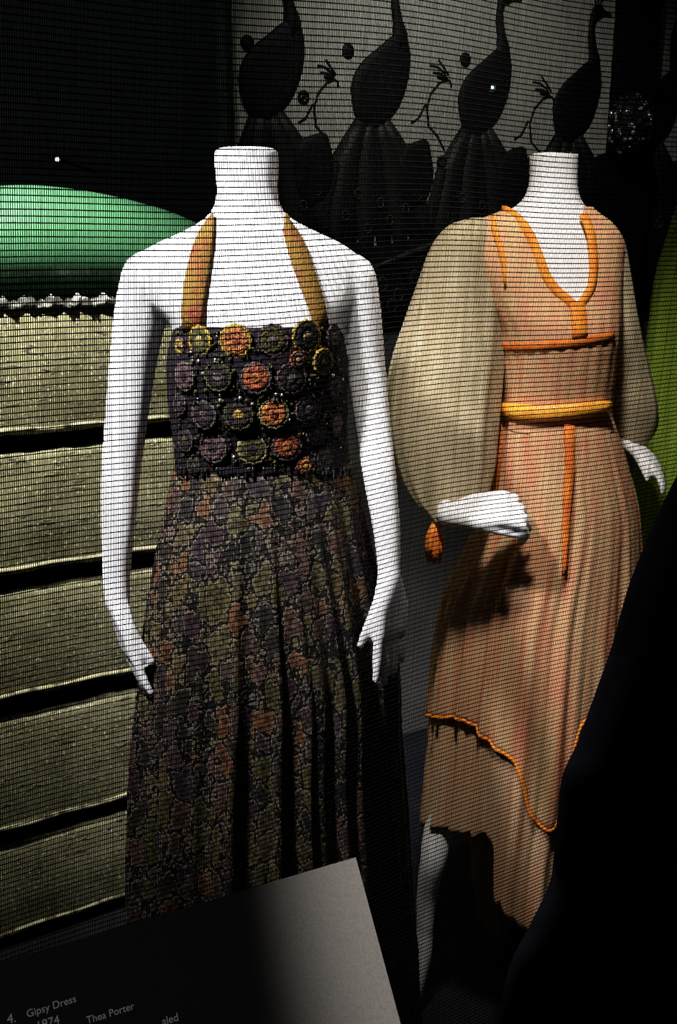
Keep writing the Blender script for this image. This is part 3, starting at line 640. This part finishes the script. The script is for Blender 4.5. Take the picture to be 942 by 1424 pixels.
# overskirt and underskirt with uneven hems
S2 = [(575, 699, 848, 0.110), (600, 694, 856, 0.120), (650, 686, 870, 0.132), (700, 678, 882, 0.142), (760, 654, 886, 0.152), (830, 622, 888, 0.162), (900, 608, 886, 0.172), (990, 598, 880, 0.182), (1080, 590, 868, 0.19), (1150, 584, 856, 0.195), (1300, 578, 836, 0.205)]
HEM1 = [(580, 990), (600, 995), (640, 1003), (672, 1037), (700, 1068), (712, 1125), (728, 1150), (748, 1140), (760, 1095), (775, 1020), (800, 1000), (830, 1050), (870, 1060)]
HEM2 = [(578, 1145), (610, 1158), (640, 1166), (668, 1178), (676, 1262), (690, 1284), (715, 1306), (742, 1275), (770, 1240), (800, 1220), (860, 1200)]
W2 = [(k, random.Random(k).uniform(0.5, 1), random.Random(k + 50).uniform(0, 6.28)) for k in (9, 14, 19, 27, 37, 46)]
def fold2(y, sc):
    am = 0.006 + 0.045 * min(1, max(0, (y - 575) / 330)) * sc
    return lambda t: 1 + am * sum(a * math.sin(k * t + p) / (1 + k * 0.02) for k, a, p in W2) / 2
def skirt2(name, hem, y0, m, grow, sc, rows, label):
    NA = 300; V = []; F = []; cols = []
    for k in range(NA):
        t = 2 * math.pi * k / NA - math.pi / 2
        y1 = 1100.0
        for _ in range(5):
            xl, xr = lerp(S2, y1)[:2]; x = (xl + xr) / 2 + (xr - xl) / 2 * math.cos(t)
            yh = lerp(hem, x)[0]; b0 = lerp(S2, y1)[2]; zf = at(x, yh, Y2 + b0 * math.sin(t)).z; y1 = proj(Vector((0, Y2, zf)))[1]
        cols.append(y1)
    for i in range(rows + 1):
        cache = {}
        for k in range(NA):
            t = 2 * math.pi * k / NA - math.pi / 2; y = y0 + (cols[k] - y0) * i / rows
            c, a, b_ = sec(S2, Y2, y, grow); g = fold2(y, sc)(t); cx, sx = math.cos(t), math.sin(t); e = 2.1; rr = (abs(cx) ** e + abs(sx) ** e) ** (-1 / e) * g
            V.append(c + Vector((a * cx * rr, b_ * sx * rr, 0)))
    for i in range(rows):
        for k in range(NA): F.append((i * NA + k, i * NA + (k + 1) % NA, (i + 1) * NA + (k + 1) % NA, (i + 1) * NA + k))
    o = build(name, V, F, m, d2, label=label); s = o.modifiers.new('cloth', 'SOLIDIFY'); s.thickness = 0.0012; s.offset = -1
    return o, V[rows * NA:]
o, edge = skirt2('overskirt', HEM1, 576, 'peach', 0.0, 1.0, 60, 'peach pleated overskirt with a pointed hem')
mb = MB(); mb.tube([p + Vector((0, -0.0, 0)) for p in edge + edge[:1]], 0.0042, 7); mb.build('hem_trim', 'orange_trim', o, label='orange trim along the pointed hem')
skirt2('underskirt', HEM2, 800, 'beige_sheer', -0.010, 1.25, 50, 'beige pleated underskirt, longer at the right')
band('skirt_stripe', S2, Y2, dense2([(792, 590), (793, 640), (790, 690), (787, 740), (785, 800)], 4), [15, 15, 15, 14, 14, 14, 13, 13, 12, 12, 11, 11, 10, 9, 8, 7, 6], 'rust_trim', o, 0.004, 0.004)
band('side_seam', S2, Y2, dense2([(698, 590), (694, 640), (688, 695)], 4), 7, 'rust_trim', o, 0.003, 0.003)
# balloon sleeves
def sleeve(tab, Yc, rows, m, label):
    rings = []; y0, y1 = tab[0][0], tab[-1][0]
    for i in range(rows + 1):
        y = y0 + (y1 - y0) * i / rows; c, a, b_ = sec(tab, Yc, y); q = math.sin(math.pi * i / rows) ** 0.5
        g = lambda t, y=y, q=q: 1 + 0.030 * q * (math.sin(8 * t + 0.006 * y) + 0.6 * math.sin(13 * t + 1) + 0.4 * math.sin(21 * t + 2)) * (0.3 + 0.7 * i / rows)
        rings.append(ring(c, a, b_, 120, 2.0, fold=g))
    mb = MB(); mb.loft(rings, True, True); return mb.build('sleeve', m, d2, label=label)
SL = [(303, 655, 684, 0.02), (309, 632, 694, 0.045), (325, 612, 700, 0.060), (350, 597, 703, 0.066), (390, 583, 704, 0.072), (440, 566, 704, 0.080), (500, 547, 702, 0.088, -0.01), (550, 539, 697, 0.092, -0.02), (600, 541, 692, 0.092, -0.04), (650, 551, 687, 0.085, -0.06), (690, 570, 676, 0.068, -0.09), (712, 590, 658, 0.046, -0.12), (726, 602, 640, 0.028, -0.14)]
sleeve(SL, 1.845, 60, 'cream_sheer', 'full cream balloon sleeve, gathered at the wrist')
SR = [(312, 838, 850, 0.02), (326, 828, 861, 0.055), (345, 828, 868, 0.062), (400, 836, 878, 0.062), (460, 842, 889, 0.062), (520, 846, 903, 0.068, 0.02), (560, 849, 911, 0.07, 0.02), (590, 853, 912, 0.062, 0.02), (612, 860, 901, 0.042, 0.01), (622, 868, 888, 0.024, 0.0)]
sleeve(SR, 1.88, 44, 'cream_sheer', 'cream balloon sleeve on the far arm')
# cuffs and the tassel hanging from the near cuff
cp = [at(604, 722, 1.71), at(640, 728, 1.70)]
MB().tube([at(606, 716, 1.70), at(612, 724, 1.695), at(628, 730, 1.69), at(640, 722, 1.685)], 0.007, 10).build('cuff', 'orange_trim', d2)
tq = thing  # tassel: cords hanging from the cuff
tas = MB()
for j in range(26):
    a = j * 2.4; r = 0.013 * math.sqrt((j + 0.5) / 26); x0 = Vector((r * math.cos(a), r * math.sin(a), 0)); p = at(606, 727, 1.70)
    l = random.uniform(0.060, 0.078); q = [p + x0 * 0.3, p + x0 * 1.1 - Vector((0, 0, l * 0.35)), p + x0 * 1.25 - Vector((0, 0, l * 0.7)), p + x0 * 1.1 + Vector((random.uniform(-.004, .004), 0, -l))]
    tas.tube(q, [0.0035, 0.004, 0.0035, 0.002], 6, mi=j % 2)
tas.build('tassel', None, d2, mats=['orange_trim', 'rust_trim'], label='orange tassel at the wrist')

# ================================================================== GREEN GOWN at the right edge
Y3 = 2.15
gg = thing('green_gown', (at(985, 600, Y3).x, Y3, 0.0), 'green long gown cut off by the right edge', 'dress')
G3 = [(270, 950, 1030, 0.05), (300, 938, 1045, 0.06), (340, 926, 1060, 0.08), (390, 913, 1072, 0.10), (480, 903, 1080, 0.11), (580, 895, 1085, 0.12), (690, 884, 1085, 0.14), (900, 865, 1085, 0.16), (1200, 830, 1065, 0.18), (1330, 815, 1050, 0.19)]
rings = []
for i in range(60):
    y = 270 + 1060 * i / 59; c, a, b_ = sec(G3, Y3, y); rings.append(ring(c, a, b_, 160, 2.1, fold=lambda t, y=y: 1 + 0.04 * min(1, (y - 260) / 250) * (math.sin(15 * t) + 0.5 * math.sin(26 * t + 1)) / 1.5))
MB().loft(rings, True, True).build('gown', 'green_gown', gg)
cz = at(990, 268, Y3)
MB().loft([ring(cz + Vector((0, 0, h)), a, b_, 32) for h, a, b_ in ((-0.03, 0.07, 0.06), (0.0, 0.058, 0.05), (0.03, 0.05, 0.047), (0.11, 0.05, 0.047))]).build('neck_form', 'mannequin_white', gg)
cb = sec(G3, Y3, 1330)[0]
MB().loft([ring(Vector((cb.x, cb.y, z)), r, r, 24, 2) for z, r in ((0.0, 0.14), (0.012, 0.14), (0.02, 0.03), (cb.z + 0.3, 0.02))]).build('stand', 'lamp_housing', gg)

# ================================================================== SCRIM in front of everything
SP = at(471, 700, 0.62)
def sc_pt(t, z, o_=0.0):
    q = SP + EV * (t + 0.06 * (z - 1.4))
    wv = 0.004 * math.sin(9 * t + 1.5 * z) + 0.003 * math.sin(21 * t - 3 * z + 1) + 0.002 * math.sin(7 * z)
    dz = 0.005 * math.sin(5.5 * t + 0.6) + 0.0015 * math.sin(23 * t + 4 * z)
    return Vector((q.x, q.y, z + dz)) + NV * (wv + o_)
sm = thing('scrim_curtain', (SP.x, SP.y, 0.02), 'fine black open mesh scrim hanging in front of the mannequins', 'curtain')
T0, T1_, Z0, Z1 = -0.66, 0.80, 0.62, 2.05
def threads(name, lines, rad):
    V = []; F = []
    for P in lines:
        n = len(P)
        for i in range(n):
            b = len(V); p = P[i]; t = (P[min(i + 1, n - 1)] - P[max(i - 1, 0)]).normalized(); s = t.cross(NV).normalized()
            V += [p + s * rad - NV * rad * 0.5, p - s * rad - NV * rad * 0.5, p + NV * rad]
            if i: F += [(b - 3, b - 2, b + 1, b), (b - 2, b - 1, b + 2, b + 1), (b - 1, b - 3, b, b + 2)]
    return build(name, V, F, 'scrim_black', sm, smooth=True, kind='stuff')
rj = random.Random(5)
hs = []
z = Z0
while z < Z1:
    hs.append([sc_pt(T0 + (T1_ - T0) * i / 70, z) for i in range(71)]); z += 0.00340 + rj.uniform(-0.00016, 0.00016)
threads('weft_threads', hs, 0.00036)
vs_ = []; t = T0
while t < T1_:
    vs_.append([sc_pt(t + rj.uniform(-0.00008, 0.00008), Z0 + (Z1 - Z0) * i / 36) for i in range(37)]); t += 0.00115 + rj.uniform(-0.00012, 0.00012)
threads('warp_threads', vs_, 0.00026)
# top rail and hem weight that hold the net
MB().tube([sc_pt(T0 - 0.02, Z1), sc_pt(T1_ + 0.02, Z1)], 0.008, 12).build('top_rail', 'lamp_housing', sm)
for t in (T0, T1_): MB().tube([sc_pt(t, Z1), Vector((sc_pt(t, Z1).x, sc_pt(t, Z1).y, 3.1))], 0.002, 6).build('hanging_wire', 'lamp_housing', sm)
MB().tube([sc_pt(T0, Z0), sc_pt(T1_, Z0)], 0.006, 10).build('hem_bar', 'lamp_housing', sm)

# ================================================================== CAPTION LECTERN in front of the scrim
PA = R(64); pe = Vector((math.sin(PA), math.cos(PA), 0)); pn = Vector((pe.y, -pe.x, 0)); TA = R(52)
pg = pn * math.cos(TA) + Vector((0, 0, -math.sin(TA))); pN = pe.cross(pg).normalized()
if pN.z < 0: pN = -pN
PC = at(495, 1192, 0.46)
def pq(a, b_, h=0.0): return PC + pe * a + pg * b_ + pN * h        # a along the top edge (0 at its right end), b down the face
base_l = pq(-0.30, 0.10); lec = thing('caption_lectern', (base_l.x, base_l.y, 0), 'dark slanted caption panel with white lettering, lit at one corner', 'sign')
MB().box(pq(-0.30, 0.10, -0.004), pe * 0.30, pg * 0.10, pN * 0.004).build('panel', 'caption_black', lec, smooth=False)
MB().tube([pq(-0.30, 0.10, -0.008), Vector((base_l.x, base_l.y, 0.02))], 0.02, 14).build('post', 'lamp_housing', lec)
MB().loft([ring(Vector((base_l.x, base_l.y, z)), r, r, 28, 2) for z, r in ((0, 0.13), (0.012, 0.13), (0.02, 0.03))]).build('foot', 'lamp_housing', lec)
# lettering: text is set along the top edge, right way up for the reader
def on_panel(x, y):
    d = ray(x, y); return CV + d * ((PC - CV).dot(pN) / d.dot(pN))
def text(s, x, y, x2, y2):                     # baseline start and end measured on the panel
    a, b_ = on_panel(x, y), on_panel(x2, y2); cu = bpy.data.curves.new('t', 'FONT'); cu.body = s; cu.size = 1.0
    o = bpy.data.objects.new('t', cu); COL.objects.link(o); dg = bpy.context.evaluated_depsgraph_get(); dg.update()
    me = o.evaluated_get(dg).to_mesh(); V = [v.co.copy() for v in me.vertices]; F = [tuple(p.vertices) for p in me.polygons]
    bpy.data.objects.remove(o, do_unlink=True); bpy.data.curves.remove(cu)
    w_ = max(v.x for v in V) - min(v.x for v in V); x0 = min(v.x for v in V); k = (b_ - a).length / w_
    ux = (b_ - a).normalized(); uy = pN.cross(ux).normalized()
    return build('caption_text', [a + ux * (v.x - x0) * k + uy * v.y * k + pN * 0.0006 for v in V], F, 'caption_ink', lec, smooth=False, label='white lettering')
text('4.', 10, 1424, 22, 1421)
text('Gipsy Dress', 38, 1415, 106, 1393)
text('1974', 54, 1432, 83, 1423)
text('Thea Porter', 121, 1424, 187, 1403)
text('aled', 226, 1426, 248, 1419)

# ================================================================== BLACK DRAPE at the lower right
edge_px = [(1010, 560), (942, 672), (905, 752), (878, 820), (856, 900), (843, 938), (808, 1035), (787, 1082), (779, 1150), (771, 1225), (742, 1288), (715, 1340), (700, 1400), (690, 1500)]
YD = 0.40
mb = MB(); rings = []
ed = dense2(edge_px, 4)
for x, y in ed:
    rr = []
    for k in range(30):
        q = k / 29; xx = x + (1250 - x) * q; off = 0.020 * (1 - (1 - min(1, q * 5)) ** 2) ; yy = YD - off - 0.012 * math.sin(q * 17 + y * 0.006) * min(1, q * 6)
        rr.append(at(xx, y, yy))
    rings.append(rr)
mb.loft(rings, False, False, closed=False)
dr = mb.build('black_drape', 'black_cloth', label='black unlit cloth filling the lower right foreground', cat='drape')
so = dr.modifiers.new('cloth', 'SOLIDIFY'); so.thickness = 0.004; so.offset = 0
